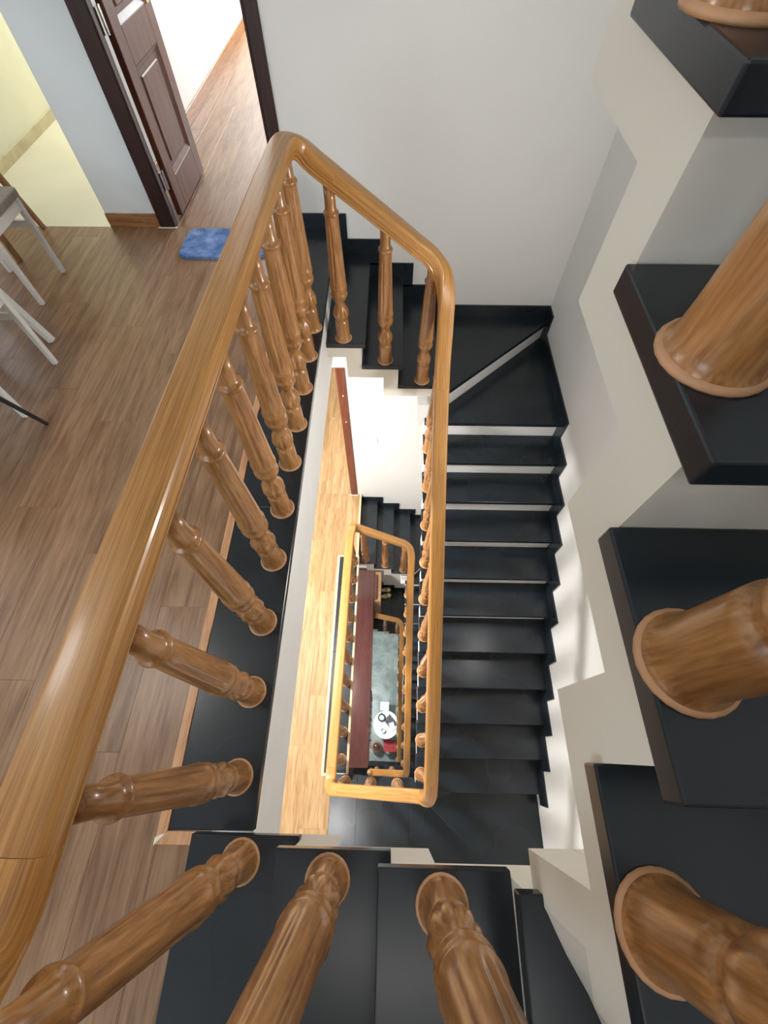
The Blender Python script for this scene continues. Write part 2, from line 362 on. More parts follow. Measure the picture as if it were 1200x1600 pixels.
fl1 = storey(-H, 'yellow laminate plank floor one storey down', 'plank2', 0, 0, 0)
planks(fl1, -3.2, -0.66, -1.9, YB, -H, 'plank2')
planks(fl1, -0.66, -0.505, -1.9, -0.235, -H, 'plank2')
planks(fl1, -0.66, -0.418, 2.262, YB, -H, 'plank2')
# floor beyond the lower door
fbl = struct(box('floor_lower_bedroom', -2.0, -0.3, YB + .001, 6.4, -H - .15, -H - .0125, 'ceil'), 'yellow plank floor beyond the lower doorway', 'floor')
planks(fbl, -1.9, -0.45, YB, 6.4, -H, 'plank2')
struct(box('wall_lower_bedroom', -2.0, -0.3, 6.4, 6.5, -H, -.15, 'wall'), 'white wall beyond the lower doorway', 'wall')
struct(box('wall_lower_bedroom_left', -2.1, -2.0, YB + .12, 6.5, -H, -.15, 'wall'), 'white wall at the left of the lower bedroom', 'wall')
struct(box('wall_lower_bedroom_right', -0.40, -0.3, YB + .12, 6.4, -H, -.15, 'wall'), 'white wall at the right of the lower bedroom', 'wall')
struct(box('ceiling_lower_bedroom', -2.1, -0.3, YB + .12, 6.5, -.75, -.6, 'ceil'), 'white ceiling of the lower bedroom', 'ceiling')
for ya, yb in ((-0.205, 1.02), (1.02, 2.235)):
    MB().box(-0.633, -0.402, ya + .0006, yb - .0006, -H - TH, -H + .002).build('border_slab', 'stone', fl1, .002)
MB().prism([(-0.66, -0.235), (-0.633, -0.208), (-0.633, 2.232), (-0.66, 2.262)], 'z', -H - .01, -H + .006).build('edge_trim', 'edging', fl1)
MB().box(-0.632, -.384, 2.236, 2.262, -H - .01, -H + .006).build('edge_trim', 'edging', fl1)
MB().box(-0.658, -0.536, -0.235, -0.2085, -H - .01, -H + .0055).build('edge_trim', 'edging', fl1)
MB().box(-0.418, -0.392, 2.262, YB, -H - .03, -H + .004).build('edge_trim', 'edging', fl1)
box('edge_trim', -.402, -.379, -0.2, 2.235, -H - .08, -H + .003, 'edging', fl1)
bm1 = box('trim_2', -0.62, XL - .004, YFRONT, YB, -H - .446, -H - TH, 'white'); struct(bm1, 'white edge beam below the middle floor along the well', 'beam')
fl2 = storey(-2 * H, 'floor two storeys down beside the red brown board', 'redbrown', 0, 0, 0)
box('floor_board', -4.5, XL - .012, -3.18, YB, -2 * H - .012, -2 * H, 'redbrown', fl2)
bm2 = box('trim_3', -0.62, XL - .004, YFRONT, YB, -2 * H - .446, -2 * H - TH, 'white'); struct(bm2, 'white edge beam below the second lower floor', 'beam')
flg = struct(box('floor_ground', -4.5, XW, -3.18, YB, -3 * H - .1, -3 * H, 'ground'), 'grey polished ground floor at the bottom of the well', 'floor')
# storey +1 (ceiling of the dining room)
struct(box('ceiling', -4.5, XL - .012, -3.18, YB, 3.05, H - .01, 'ceil'), 'white dining room ceiling beside the well', 'ceiling')

# ------------------------------------------------------------------ staircases
def lstep(a, b, ztop_up, z):     # riser + bed section, s runs downhill
    return [(a - .13, ztop_up - .115), (a - .03, ztop_up - .115), (a - .03, z - TH), (b - .03, z - TH), (b - .03, z - .115), (a - .13, z - .115)]
def staircase(z0, ks, label, first_bed=True):
    st = empty('staircase', (0.8, 1.0, z0 - H)); tag(st, label, 'staircase')
    inv = Matrix.Translation((-0.8, -1.0, -(z0 - H)))
    def P(o):
        o.parent = st; o.matrix_parent_inverse = inv; return o
    for k in ks:
        z = z0 - k * R; zu = z0 - (k - 1) * R
        if k <= 3:
            a, b = XS[k - 1], XS[k]
            P(MB().box(a - .03, b, YF, YB, z - TH, z).build('tread', 'stone', None, .003, 2))
            poly = lstep(a, b, zu, z)
            if k == 1: poly[0] = (a - .13, zu - TH); poly[1] = (a - .03, zu - TH)
            P(MB().prism(poly, 'y', YF + .012, YB).build('riser', 'plaster'))
            P(MB().box(a - .03, b + .078, YB - .012, YB, z, z + .101).box(b - .02, b + .078, YB - .012, YB, z - .08, z).build('skirting', 'stone'))
        elif k == 4:
            a = XS[3]
            # diagonal nosing through (.444,2.32) and (1.213,3.06)
            d = lambda x: 2.32 + (x - .444) * .962
            P(MB().prism([(a - .03, YF), (XR + .05, d(XR + .05) + .035), (XW, d(XW)), (XW, YB), (a - .03, YB)], 'z', z - TH, z).build('tread', 'stone', None, .003, 2))
            P(MB().prism([(a - .13, YF + .012), (XR + .05, YF + .012), (XR + .08, d(XR + .08) + .05), (XW, d(XW) + .035), (XW, YB), (a - .13, YB)], 'z', z - R - .13, z - TH).build('riser', 'white'))
            P(MB().box(a - .03, XW, YB - .012, YB, z, z + .101).box(XW - .013, XW, d(XW) - .078, YB - .012, z, z + .101).box(XW - .013, XW, d(XW) - .078, d(XW) + .03, z - .08, z).build('skirting', 'stone'))
        elif k == 5:
            d = lambda x: 2.32 + (x - .444) * .962
            P(MB().prism([(XR, Y5), (XW, Y5), (XW, d(XW) + .034), (XR + .08, d(XR + .08) + .049), (XR, YF + .011)], 'z', z - TH, z).build('tread', 'stone', None, .003, 2))
            P(MB().box(XR + .012, XW, Y5 + .03, YB - .3, z - .115, z - TH).build('riser', 'white'))
            P(MB().box(XW - .013, XW, Y5 - .078, d(XW) + .03, z, z + .101).box(XW - .013, XW, Y5 - .078, Y5 + .03, z - .07, z).build('skirting', 'stone'))
        elif k <= 15:
            a, b = ny(k - 1), ny(k)
            P(MB().box(XR, XW, b, a + .03, z - TH, z).build('tread', 'stone', None, .003, 2))
            poly = [(-s, t) for s, t in lstep(-a, -b, zu, z)]
            P(MB().prism(poly, 'x', XR + .012, XW).build('riser', 'white' if z0 <= 0 else 'plaster'))
            P(MB().box(XW - .013, XW, b - .078, a + .03, z, z + .101).box(XW - .013, XW, b - .078, b + .03, z - .07, z).build('skirting', 'stone'))
        elif k == 16:
            b = ny(15); d = lambda x: -.375 - (x - .36) * .86
            P(MB().prism([(.352, b + .03), (XW, b + .03), (XW, d(XW)), (.352, d(.352))], 'z', z - TH, z).build('tread', 'stone', None, .003, 2))
            P(MB().prism([(.36, b + .13), (XW, b + .13), (XW, d(XW) + .03), (.36, d(.36) + .03)], 'z', z - R - .06, z - TH).build('riser', 'plaster'))
            P(MB().prism([(XR + .0125, b + .1295), (.3595, b + .1295), (.3595, -.40), (.347, -.372), (.328, -.328), (.303, -.285), (.289, -.255), (.281, -.236), (XR + .0125, -.226)], 'z', z - R - .059, z).box(XR + .0125, .3595, -.283, b + .1295, z, zu - .1155).box(XR + .0125, .3595, -.283, b + .0295, zu - .1155, zu - TH - .0005).build('plaster_pier', 'plaster'))
            P(MB().box(.36, XW, b + .03, b + .13, z - TH, zu - .115).build('riser', 'plaster'))
        elif k == 17:
            a = XNEAR[17]; d = lambda x: -.375 - (x - .36) * .86
            P(MB().prism([(a, YN), (XR + .018, YN), (XR + .018, -.226), (.30, -.27), (.355, -.37), (XW, d(XW) + .03), (XW, YFRONT), (a, YFRONT)], 'z', z - TH, z).build('tread', 'stone', None, .003, 2))
            P(MB().box(a + .03, XW, YFRONT, YN - .012, z - .115, z - TH).build('riser', 'plaster'))
        else:
            a, b = XNEAR[k - 1], XNEAR[k]
            P(MB().box(b, a + .03, YFRONT, YN, z - TH, z).build('tread', 'stone', None, .003, 2))
            poly = [(-s, t) for s, t in lstep(-a, -b, zu, z)]
            P(MB().prism(poly, 'y', YFRONT, YN - .012).build('riser', 'plaster'))
    return st
staircase(H, range(7, 21), 'black granite stairs climbing at the right edge, nearest to the camera')
staircase(0, range(1, 21), 'black granite stairs with white risers going down from the upper floor')
staircase(-H, range(1, 21), 'black granite stairs one storey down, seen inside the middle railing loop')
staircase(-2 * H, range(1, 21), 'dark lowest stairs seen deep in the well above the grey floor')

# ------------------------------------------------------------------ railings
def baluster_mesh(L, name, seg=24, rmul=1.0):
    c = L - 0.115          # collar height
    pr = [(.050, 0), (.050, .006), (.0455, .012), (.043, .020), (.0415, .045), (.0405, .115), (.040, .128), (.034, .134), (.0325, .140),
          (.037, .148), (.0425, .160), (.0445, .178), (.043, .196), (.0375, .214), (.0315, .226), (.0275, .238), (.0270, .250), (.0300, .262), (.0385, .274), (.0455, .290),
          (.0475, .300), (.0475, .306), (.0440, .311), (.0445, .320), (.0460, .335), (.0480, .345), (.0480, .352), (.0455, .357)]
    nsh = 14
    for i in range(1, nsh + 1):
        t = i / nsh; pr.append((.0455 - .0125 * t, .357 + (c - .012 - .357) * t))
    pr += [(.0335, c - .010), (.0375, c - .006), (.039, c), (.0375, c + .006), (.031, c + .010), (.0275, c + .02), (.0265, c + .06), (.0265, L)]
    def fl(z, a):
        if .148 < z < .222:                                  # carved bulb lobes
            t = math.sin(math.pi * (z - .146) / .078)
            return 1 + .10 * t * (2 * abs(math.cos(4 * a)) ** .6 - 1.25)
        if .362 < z < c - .03:                                # flutes of the shaft
            t = min(1.0, (z - .362) / .03, (c - .03 - z) / .03); return 1 - .10 * t * max(0.0, math.cos(6 * a)) ** 3
        return 1.0
    mb = MB(); mb.lathe(pr, seg, flute=fl)
    return mb.mesh(name, 'baluster', smooth=True)
ring_me = MB().lathe([(.053, 0), (.054, .003), (.052, .007), (.046, .009)], 24).mesh('base_ring', 'ring', smooth=True)
_bal = {}
def baluster(parent, x, y, z, L, seg=72):
    key = (round(L, 3), seg)
    if key not in _bal: _bal[key] = baluster_mesh(L, 'baluster', seg)
    b = link('baluster', _bal[key], parent, (x, y, z), random.random() * 6.28)
    link('base_ring', ring_me, b)
    return b
HALF = [(0, -.0425), (.027, -.0425), (.030, -.040), (.030, -.029), (.036, -.0255), (.0405, -.022), (.041, -.018), (.038, -.0145), (.0415, -.011), (.0450, -.004), (.0460, .004), (.0460, .022), (.0450, .029), (.0425, .035), (.0385, .0395), (.033, .0422), (.027, .043)]
PROF = HALF + [(0, .043)] + [(-x, y) for x, y in reversed(HALF[1:])]
PL = [0.0]
for i in range(len(PROF)):
    a, b = PROF[i], PROF[(i + 1) % len(PROF)]; PL.append(PL[-1] + math.hypot(a[0] - b[0], a[1] - b[1]))
def catmull(pts, step=0.02):
    out = []; marks = [0]
    n = len(pts)
    for i in range(n - 1):
        p0 = Vector(pts[max(i - 1, 0)]); p1 = Vector(pts[i]); p2 = Vector(pts[i + 1]); p3 = Vector(pts[min(i + 2, n - 1)])
        # centripetal-like tangents limited to the local segment length
        d1 = (p1 - p0).length or (p2 - p1).length; d2 = (p2 - p1).length; d3 = (p3 - p2).length or d2
        t1 = ((p1 - p0) / d1 + (p2 - p1) / d2) / 2 * d2 if i > 0 else (p2 - p1)
        t2 = ((p2 - p1) / d2 + (p3 - p2) / d3) / 2 * d2 if i < n - 2 else (p2 - p1)
        k = max(1, int(d2 / step)) if d2 < 0.4 else 10
        for j in range(k):
            t = j / k
            out.append((2 * t ** 3 - 3 * t ** 2 + 1) * p1 + (t ** 3 - 2 * t ** 2 + t) * t1 + (-2 * t ** 3 + 3 * t ** 2) * p2 + (t ** 3 - t ** 2) * t2)
        marks.append(len(out))
    out.append(Vector(pts[-1])); marks[-1] = len(out) - 1
    return out, marks
def rail(parent, pts, cuts, z0):
    """cuts: indices of control points at which one rail piece ends and the next begins"""
    path, marks = catmull([(x, y, z + z0) for x, y, z in pts])
    fr = []; S = None
    for i, p in enumerate(path):
        t = (path[min(i + 1, len(path) - 1)] - path[max(i - 1, 0)]).normalized()
        s = Vector((t.y, -t.x, 0))
        s = s.normalized() if s.length > 1e-3 else S
        S = s; fr.append((p, t, s, s.cross(t).normalized()))
    idx = [marks[c] for c in cuts]
    for a, b in zip(idx[:-1], idx[1:]):
        seg = fr[a:b + 1]; n = len(PROF); V = []; F = []; UV = []; dist = [0.0]
        for i in range(1, len(seg)): dist.append(dist[-1] + (seg[i][0] - seg[i - 1][0]).length)
        for i, (p, t, s, u) in enumerate(seg):
            q = p.copy()
            if i == 0: q += t * .0002
            if i == len(seg) - 1: q -= t * .0002
            for (x, y) in PROF: V.append(q + s * x + u * y)
        for i in range(len(seg) - 1):
            for k in range(n):
                k2 = (k + 1) % n
                F.append((i * n + k, (i + 1) * n + k, (i + 1) * n + k2, i * n + k2))
                UV += [(dist[i], PL[k]), (dist[i + 1], PL[k]), (dist[i + 1], PL[k + 1]), (dist[i], PL[k + 1])]
        F.append(tuple(range(n))); UV += [(x, y) for x, y in PROF]
        F.append(tuple((len(seg) - 1) * n + k for k in reversed(range(n)))); UV += [(x, y) for x, y in reversed(PROF)]
        o = obj('handrail', V, F, 'rail', None, True, UV)
        o.parent = parent; o.matrix_parent_inverse = Matrix.Translation(-parent.location)
        for pl in o.data.polygons:
            if len(pl.vertices) > 4: pl.use_smooth = False
        try: o.data.set_sharp_from_angle(angle=math.radians(13))
        except Exception: pass
def zr(y): return -.434 - .688 * (1.62 - y)      # centre of the sloping rail on the right flight
RING = [(-.492, -.13, .905), (-.480, 1.0, .875), (-.468, 2.05, .843), (-.464, 2.15, .839), (-.450, 2.225, .830), (-.413, 2.266, .803), (-.355, 2.275, .752), (-.28, 2.275, .697),
        (.12, 2.275, .402), (.205, 2.273, .338), (.265, 2.252, .265), (.296, 2.20, .165), (.304, 2.12, .03), (.305, 2.02, -.125), (.305, 1.9, zr(1.9)), (.305, .9, zr(.9)), (.305, -.16, zr(-.16)),
        (.305, -.225, zr(-.225) - .02), (.300, -.262, zr(-.26) - .08), (.292, -.274, -1.90), (.275, -.276, -2.00), (.235, -.278, -2.065), (.15, -.278, -2.123), (-.36, -.279, -2.475), (-.42, -.279, -2.52), (-.460, -.276, -2.56), (-.482, -.264, -2.605), (-.491, -.235, -2.645), (-.492, -.19, -2.662), (-.492, -.13, -2.665)]
CUTS = [0, 2, 7, 8, 14, 16, 22, 23, 29]
LEFTY = [2.143, 1.906, 1.662, 1.415, 1.18, .93, .685, .425, .176, -.082]
def railing(z0, label, parts):
    root = empty('stair_railing', (-.48, 1.0, z0)); tag(root, label, 'railing')
    inv = Matrix.Translation(-root.location)
    def B(*a, **k):
        b = baluster(None, *a, **k); b.parent = root; b.matrix_parent_inverse = inv
    if 'left' in parts:
        for y in LEFTY: B(-.481 + .011 * y if z0 == 0 else -.456 + .004 * y, y, z0 + .002, .85)
    if 'far' in parts:
        for k, x in ((1, -.303), (2, -.039), (3, .217))[parts['far'] - 1:]: B(x, 2.275, z0 - k * R, .835)
    for k in parts.get('right', []):
        B(.305, ny(k) + .124, z0 - k * R, .84)
    if 'near' in parts:
        for k, x in ((18, .12), (19, -.13), (20, -.387))[:parts['near']]: B(x, -.268, z0 - k * R, .87)
    a, b = parts['rail']
    ring = [(x + (.034 if x < -.43 and (z0 < 0 or (z0 == 0 and z < -2)) else 0), y, z) for x, y, z in RING]
    if z0 == -H:      # this loop ends at a post beside the red brown board
        ring[23] = (-.215, -.279, -2.375)
        nw = MB().lathe([(.040, -2 * H + R), (.036, -2 * H + R + .03), (.034, z0 - 2.32), (.040, z0 - 2.30), (.030, z0 - 2.27), (.012, z0 - 2.255)], 16, -.225, -.279).build('newel_post', 'tanwood', None, smooth=True)
        nw.parent = root; nw.matrix_parent_inverse = inv
    if z0 == -2 * H: ring[7] = (-.235, 2.275, .664)
    rail(root, ring, [c for c in CUTS if a <= c <= b], z0)
    return root
railing(H, 'varnished wooden railing with the large blurred balusters nearest the camera', dict(right=range(8, 16), near=3, rail=(14, 29)))
railing(0, 'varnished wooden railing of the upper floor with turned balusters, largest in view', dict(left=1, far=1, right=range(6, 16), near=3, rail=(0, 29)))
railing(-H, 'wooden railing loop one storey down in the middle of the well', dict(left=1, far=1, right=range(6, 16), near=2, rail=(0, 23)))
railing(-2 * H, 'lowest wooden railing deep in the well beside the red brown board', dict(far=2, right=range(6, 16), rail=(7, 16)))

# ------------------------------------------------------------------ doors
d1 = empty('door_1', (-1.545, YB, 0)); struct(d1, 'dark brown panelled door standing open into the bedroom', 'door')
def D(o, root): o.parent = root; o.matrix_parent_inverse = Matrix.Translation(-root.location); return o
D(MB().box(-1.645, -1.545, YB - .015, YB + .062, 0, 2.16).build('frame_post', 'jamb', None, .004), d1)
D(MB().box(-1.545, -1.537, YB - .012, YB + .03, 0, 2.16).build('frame_stop', 'jamb', None, .003), d1)
D(MB().box(-0.762, -0.69, YB - .015, YB + .13, 0, 2.16).build('frame_post', 'jamb', None, .004), d1)
D(MB().box(-0.775, -0.762, YB - .012, YB + .05, 0, 2.16).build('frame_stop', 'jamb', None, .003), d1)
D(MB().box(-1.645, -0.69, YB - .015, YB + .13, 2.16, 2.25).build('frame_head', 'jamb', None, .004), d1)
D(MB().box(-1.66, -1.525, YB - .022, YB - .008, -.001, .004).build('caulk_line', 'caulk', None), d1)
leaf = empty('door_leaf', (-1.545, 3.33, 0)); leaf.parent = d1; leaf.matrix_parent_inverse = Matrix.Translation(-d1.location)
fx0, fx1 = -1.56, -1.52
lf = MB()
ya, yb_, LZ = 3.345, 4.015, 2.12
lf.box(fx0, fx1, ya, ya + .118, .012, LZ); lf.box(fx0, fx1, yb_ - .118, yb_, .012, LZ)
for z0_, z1_ in ((.012, .212), (.745, .91), (1.40, 1.52), (1.98, LZ)): lf.box(fx0, fx1, ya + .118, yb_ - .118, z0_, z1_)
lo = lf.build('door_frame_boards', 'door', None, .003); lo.parent = d1; lo.matrix_parent_inverse = Matrix.Translation(-d1.location)
bpy.data.objects.remove(leaf)
lo.name = 'door_leaf'
for z0_, z1_ in ((.212, .745), (.91, 1.40), (1.52, 1.98)):
    p = MB().box(fx0 + .012, fx1 - .016, ya + .11, yb_ - .11, z0_ - .008, z1_ + .008).build('panel', 'door'); p.parent = lo
    p = MB()
    y0_, y1_ = ya + .118, yb_ - .118
    o_, i_ = fx1 - .001, fx1 - .0165; w_ = .03
    V = [(o_, y0_, z0_), (o_, y1_, z0_), (o_, y1_, z1_), (o_, y0_, z1_), (i_, y0_ + w_, z0_ + w_), (i_, y1_ - w_, z0_ + w_), (i_, y1_ - w_, z1_ - w_), (i_, y0_ + w_, z1_ - w_)]
    obj('panel_moulding', V, [(0, 1, 5, 4), (1, 2, 6, 5), (2, 3, 7, 6), (3, 0, 4, 7)], 'door', lo)
    rp_ = MB().box(i_ - .004, i_ + .008, y0_ + w_ + .025, y1_ - w_ - .025, z0_ + w_ + .025, z1_ - w_ - .025).build('panel_field', 'door', lo, .006)
for hz in (.243, .961, 1.8):
    D(MB().box(-1.552, -1.538, YB + .062, YB + .135, hz - .05, hz + .05).lathe([(.008, hz - .055), (.008, hz + .055)], 10, -1.536, YB + .098).build('hinge', 'steel', None), d1)
hd = MB().box(fx1, fx1 + .006, yb_ - .085, yb_ - .045, .90, 1.10).build('lock_plate', 'brass', lo, .002)
MB().bar((fx1 + .045, yb_ - .065, 1.02), (fx1 + .045, yb_ - .18, 1.02), .016, .018).bar((fx1, yb_ - .065, 1.02), (fx1 + .05, yb_ - .065, 1.02), .016, .016).build('door_handle', 'brass', lo, .004)
MB().box(fx0 + .008, fx1 - .008, yb_, yb_ + .003, .86, 1.08).build('latch_plate', 'brass', lo)
# lower door, one storey down: only its frame shows
d2 = empty('door_2', (-0.5, YB, -H)); struct(d2, 'red brown door frame one storey down beside the white wall', 'door')
D(MB().box(-0.54, -0.45, YB - .015, YB + .13, -H, -H + 2.32).build('frame_post', 'redjamb', None, .004), d2)
D(MB().box(-1.40, -1.31, YB - .015, YB + .13, -H, -H + 2.32).build('frame_post', 'redjamb', None, .004), d2)
D(MB().box(-1.40, -0.45, YB - .005, YB + .13, -H + 2.32, -H + 2.40).build('frame_head', 'white', None), d2)
D(MB().box(-0.552, -0.44, YB - .024, YB - .008, -H, -H + .005).build('caulk_line', 'caulk', None), d2)
for dz in (1.55, 1.95): D(MB().lathe([(.006, -H + dz), (.006, -H + dz + .012)], 10, -.49, YB - .016).build('screw_cap', 'white'), d2)
sk = empty('wall_socket', (-.19, YB - .01, -2.35)); tag(sk, 'white switch plate on the bright white wall one storey down', 'switch')
box('plate', -.045, .045, 0.002, .010, -.06, .06, 'switch', sk, .003); box('rocker', -.016, .016, -.003, .002, -.03, .03, 'switch', sk, .001)

# ------------------------------------------------------------------ things on the upper floor
def roundrect(x0, x1, y0, y1, r, n=6):
    P = []
    for cx, cy, a0 in ((x1 - r, y1 - r, 0), (x0 + r, y1 - r, 90), (x0 + r, y0 + r, 180), (x1 - r, y0 + r, 270)):
        for i in range(n + 1):
            a = math.radians(a0 + 90 * i / n); P.append((cx + r * math.cos(a), cy + r * math.sin(a)))
    return P
mt = empty('doormat', (-1.13, 3.0, 0)); tag(mt, 'small blue terry doormat with rounded corners before the bedroom door', 'mat')
MB().prism(roundrect(-.295, .285, -.175, .175, .07), 'z', .001, .014).build('mat_pile', 'mat', mt, .004, 2)
MB().prism(roundrect(-.303, .293, -.183, .183, .075), 'z', .0005, .007).build('mat_hem', 'mat', mt, .002)

def chair(label, x, y, rz, frame, seatm, wdt=.40, dep=.38, hgt=.45, leg=.032, splay=0.0, back=True, group=None, cat='chair'):
    c = empty('dining_chair' if back else 'stool', (x, y, 0)); c.rotation_euler = (0, 0, rz); tag(c, label, cat, group)
    hw, hd = wdt / 2, dep / 2
    MB().prism(roundrect(-hw - .012, hw + .012, -hd - .012, hd + .012, .03, 4), 'z', hgt - .02, hgt + .02).build('seat', seatm, c, .008, 2)
    for sx in (-1, 1):
        for sy in (-1, 1):
            MB().bar((sx * (hw - .02 + splay), sy * (hd - .02 + splay), 0), (sx * (hw - .02), sy * (hd - .02), hgt - .02), leg * .8, leg * .8, (0, 1, 0), 1.25).build('leg', frame, c, .003)
    for sy in (-1, 1): MB().box(-hw + .02, hw - .02, sy * (hd - .02) - .010, sy * (hd - .02) + .010, hgt - .08, hgt - .02).build('apron', frame, c)
    for sx in (-1, 1):
        MB().box(sx * (hw - .02) - .010, sx * (hw - .02) + .010, -hd + .02, hd - .02, hgt - .08, hgt - .02).build('apron', frame, c)
        if splay < .02: MB().box(sx * (hw - .02) - .008, sx * (hw - .02) + .008, -hd + .02, hd - .02, .275, .31).build('stretcher', frame, c)
    if back:
        for sx in (-1, 1): MB().bar((sx * (hw - .02), -hd + .02, hgt), (sx * (hw - .02), -hd - .06, .90), leg * .9, leg * .9, (1, 0, 0)).build('back_post', frame, c, .003)
        for z in (.60, .72, .84): MB().box(-hw + .02, hw - .02, -hd - .045, -hd - .025, z, z + .05).build('back_slat', frame, c, .004)
    return c
grp = 'chairs and stools at the left edge'
chair('white chair with taupe seat, its seat corner showing at the left edge', -2.30, 2.50, math.radians(-90), 'chairwhite', 'chairseat', .37, .385, group=grp)
chair('white chair standing nearest of the white chairs to the wooden railing', -2.02, 1.636, math.radians(-90), 'chairwhite', 'chairseat', .42, .39, group=grp)
sl = empty('stool', (-2.2, 2.04, 0)); tag(sl, 'white three-legged stool between the two white chairs', 'stool', grp)
MB().lathe([(.155, .42), (.17, .428), (.172, .445), (.165, .452)], 28).build('seat', 'chairseat', sl)
for a_ in (-7, 113, 233):
    c_, s_ = math.cos(math.radians(a_)), math.sin(math.radians(a_))
    MB().bar((.266 * c_, .266 * s_, 0), (.13 * c_, .13 * s_, .425), .034, .034, (0, 1, 0), 1.1).build('leg', 'chairwhite', sl, .003)
chair('brown wooden chair with splayed legs behind the white chairs', -2.70, 2.97, math.radians(-88), 'chairbrown', 'chairseat', .34, .40, .45, .034, .055, group=grp)
chair('black slender stool whose splayed leg reaches out nearest the railing', -1.99, 1.12, math.radians(0), 'black', 'chairseat', .42, .42, .45, .020, .085, back=False, cat='stool', group=grp)

# ------------------------------------------------------------------ things further down the well
cab = empty('sideboard', (-.6, 1.4, -2 * H)); tag(cab, 'long red brown lacquered board running along the well two storeys down', 'sideboard')
def W(o, root): o.parent = root; o.matrix_parent_inverse = Matrix.Translation(-root.location); return o
W(MB().box(-1.0, -.262, -.235, 3.10, -6.275, -6.235).build('top_board', 'redbrown', None, .006), cab)
W(MB().box(-.98, -.275, -.20, 3.08, -7.14, -6.275).build('body', 'tanwood'), cab)
W(MB().box(-.262, -.125, 2.50, 3.10, -7.135, -6.30).build('end_cupboard', 'tanwood', None, .004), cab)
W(MB().box(-.262, -.20, 2.52, 3.0, -6.30, -6.24).build('end_ledge', 'redbrown', None, .004), cab)
for i in range(8): W(MB().bar((-.250, .05 + i * .11, -7.1), (-.255, .16 + i * .11, -6.5), .02, .02).build('slat', 'redbrown'), cab)

def slipper(x, y, z, rz, label):
    s = empty('slipper', (x, y, z)); s.rotation_euler = (0, 0, rz); tag(s, label, 'slipper', 'pale yellow slippers on the lower stairs')
    P = []
    for i in range(20):
        a = 2 * math.pi * i / 20; r = 1 - .12 * math.cos(a) ** 2
        P.append((.13 * math.cos(a), (.043 + .008 * math.cos(a)) * math.sin(a)))
    MB().prism(P, 'z', 0, .022).build('sole', 'slipper', s, .004, 2)
    mb = MB(); n = 8
    for j, x_ in enumerate((.03, .10)):
        for i in range(n + 1):
            a = math.pi * i / n; mb.v.append((x_, .05 * math.cos(a), .012 + .055 * math.sin(a) * (1 - .3 * j)))
    for i in range(n): mb.f.append((i, i + 1, n + 2 + i, n + 1 + i))
    o = mb.build('strap', 'slipper', s, smooth=True); md = o.modifiers.new('solid', 'SOLIDIFY'); md.thickness = .008
    return s
slipper(-.04, 2.99, -2 * H - 2 * R + .0005, .2, 'pale yellow slipper on the lower dark stairs, nearer to the red brown board')
slipper(-.05, 3.13, -2 * H - 2 * R + .0005, .05, 'pale yellow slipper behind the other on the lower dark stairs')

tb = empty('round_table', (.02, .57, -3 * H)); tag(tb, 'round white table on the ground floor at the bottom of the well', 'table')
MB().lathe([(.29, .72), (.31, .728), (.312, .745), (.305, .752), (.0, .752)], 40).build('table_top', 'whiteplastic', tb, smooth=False)
MB().lathe([(.035, .03), (.03, .3), (.03, .72)], 14).build('pedestal', 'steel', tb, smooth=True)
MB().lathe([(.20, 0), (.20, .015), (.05, .035)], 24).build('base', 'steel', tb, smooth=False)
zt_ = -3 * H + .752
bw = empty('bowl', (-.09, .72, zt_)); tag(bw, 'dark green rimmed round dish with pale centre on the white table', 'bowl')
MB().lathe([(.05, 0), (.085, .03), (.092, .05), (.075, .052), (.055, .03)], 24).build('rim', 'green', bw, smooth=True)
MB().lathe([(.058, .028), (.058, .034)], 24).build('filling', 'pale', bw)
MB().lathe([(.012, 0), (.012, .03)], 10, -.005, .10).build('handle', 'green', bw)
bk = MB().box(-.10, .10, -.14, .14, 0, .018).build('magazine', 'dark'); bk.location = (.13, .63, zt_); bk.rotation_euler = (0, 0, .75); tag(bk, 'dark printed magazine lying askew on the white table', 'magazine')
nk = MB().box(-.06, .06, -.09, .09, 0, .006).build('napkin', 'paper'); nk.location = (.17, .53, zt_ + .019); nk.rotation_euler = (0, 0, .35); tag(nk, 'pale crumpled napkin lying over the dark magazine', 'napkin')
cp = MB().lathe([(.045, 0), (.055, .08), (.050, .08), (.042, .01)], 20).build('cup', 'glass', None, smooth=True); cp.location = (-.05, .44, zt_); tag(cp, 'clear pale cup near the front edge of the white table', 'cup')
tw = MB()
for i in range(7):
    for j in range(7): tw.v.append((-.11 + .037 * i, -.10 + .034 * j, .005 * math.sin(i * 1.3) + .004 * math.cos(j * 1.7)))
for i in range(6):
    for j in range(6): q = i * 7 + j; tw.f.append((q, q + 7, q + 8, q + 1))
two = tw.build('cloth', 'paper', None, smooth=True); md = two.modifiers.new('solid', 'SOLIDIFY'); md.thickness = .006
two.location = (-.02, 1.0, -3 * H + .50); tag(two, 'pale blue cloth on the small rack behind the white table', 'cloth')
rk = empty('low_rack', (-.02, 1.0, -3 * H)); tag(rk, 'small grey rack under the pale blue cloth on the ground floor', 'rack')
MB().box(-.10, .10, -.09, .09, .47, .49).build('rack_top', 'steel', rk)
for sx in (-1, 1):
    for sy in (-1, 1): MB().box(sx * .09 - .008, sx * .09 + .008, sy * .08 - .008, sy * .08 + .008, 0, .47).build('leg', 'steel', rk)
rs = empty('red_stool', (.135, .12, -3 * H)); tag(rs, 'red plastic stool in front of the white table on the ground floor', 'stool')
MB().prism(roundrect(-.17, .17, -.13, .13, .04), 'z', .42, .45).build('seat', 'red', rs, .006)
for sx in (-1, 1):
    for sy in (-1, 1): MB().bar((sx * .17, sy * .13, 0), (sx * .13, sy * .09, .42), .03, .03).build('leg', 'red', rs)
pt = empty('clay_jar', (-.21, .10, -3 * H)); tag(pt, 'brown round jar left of the red stool on the ground floor', 'jar')
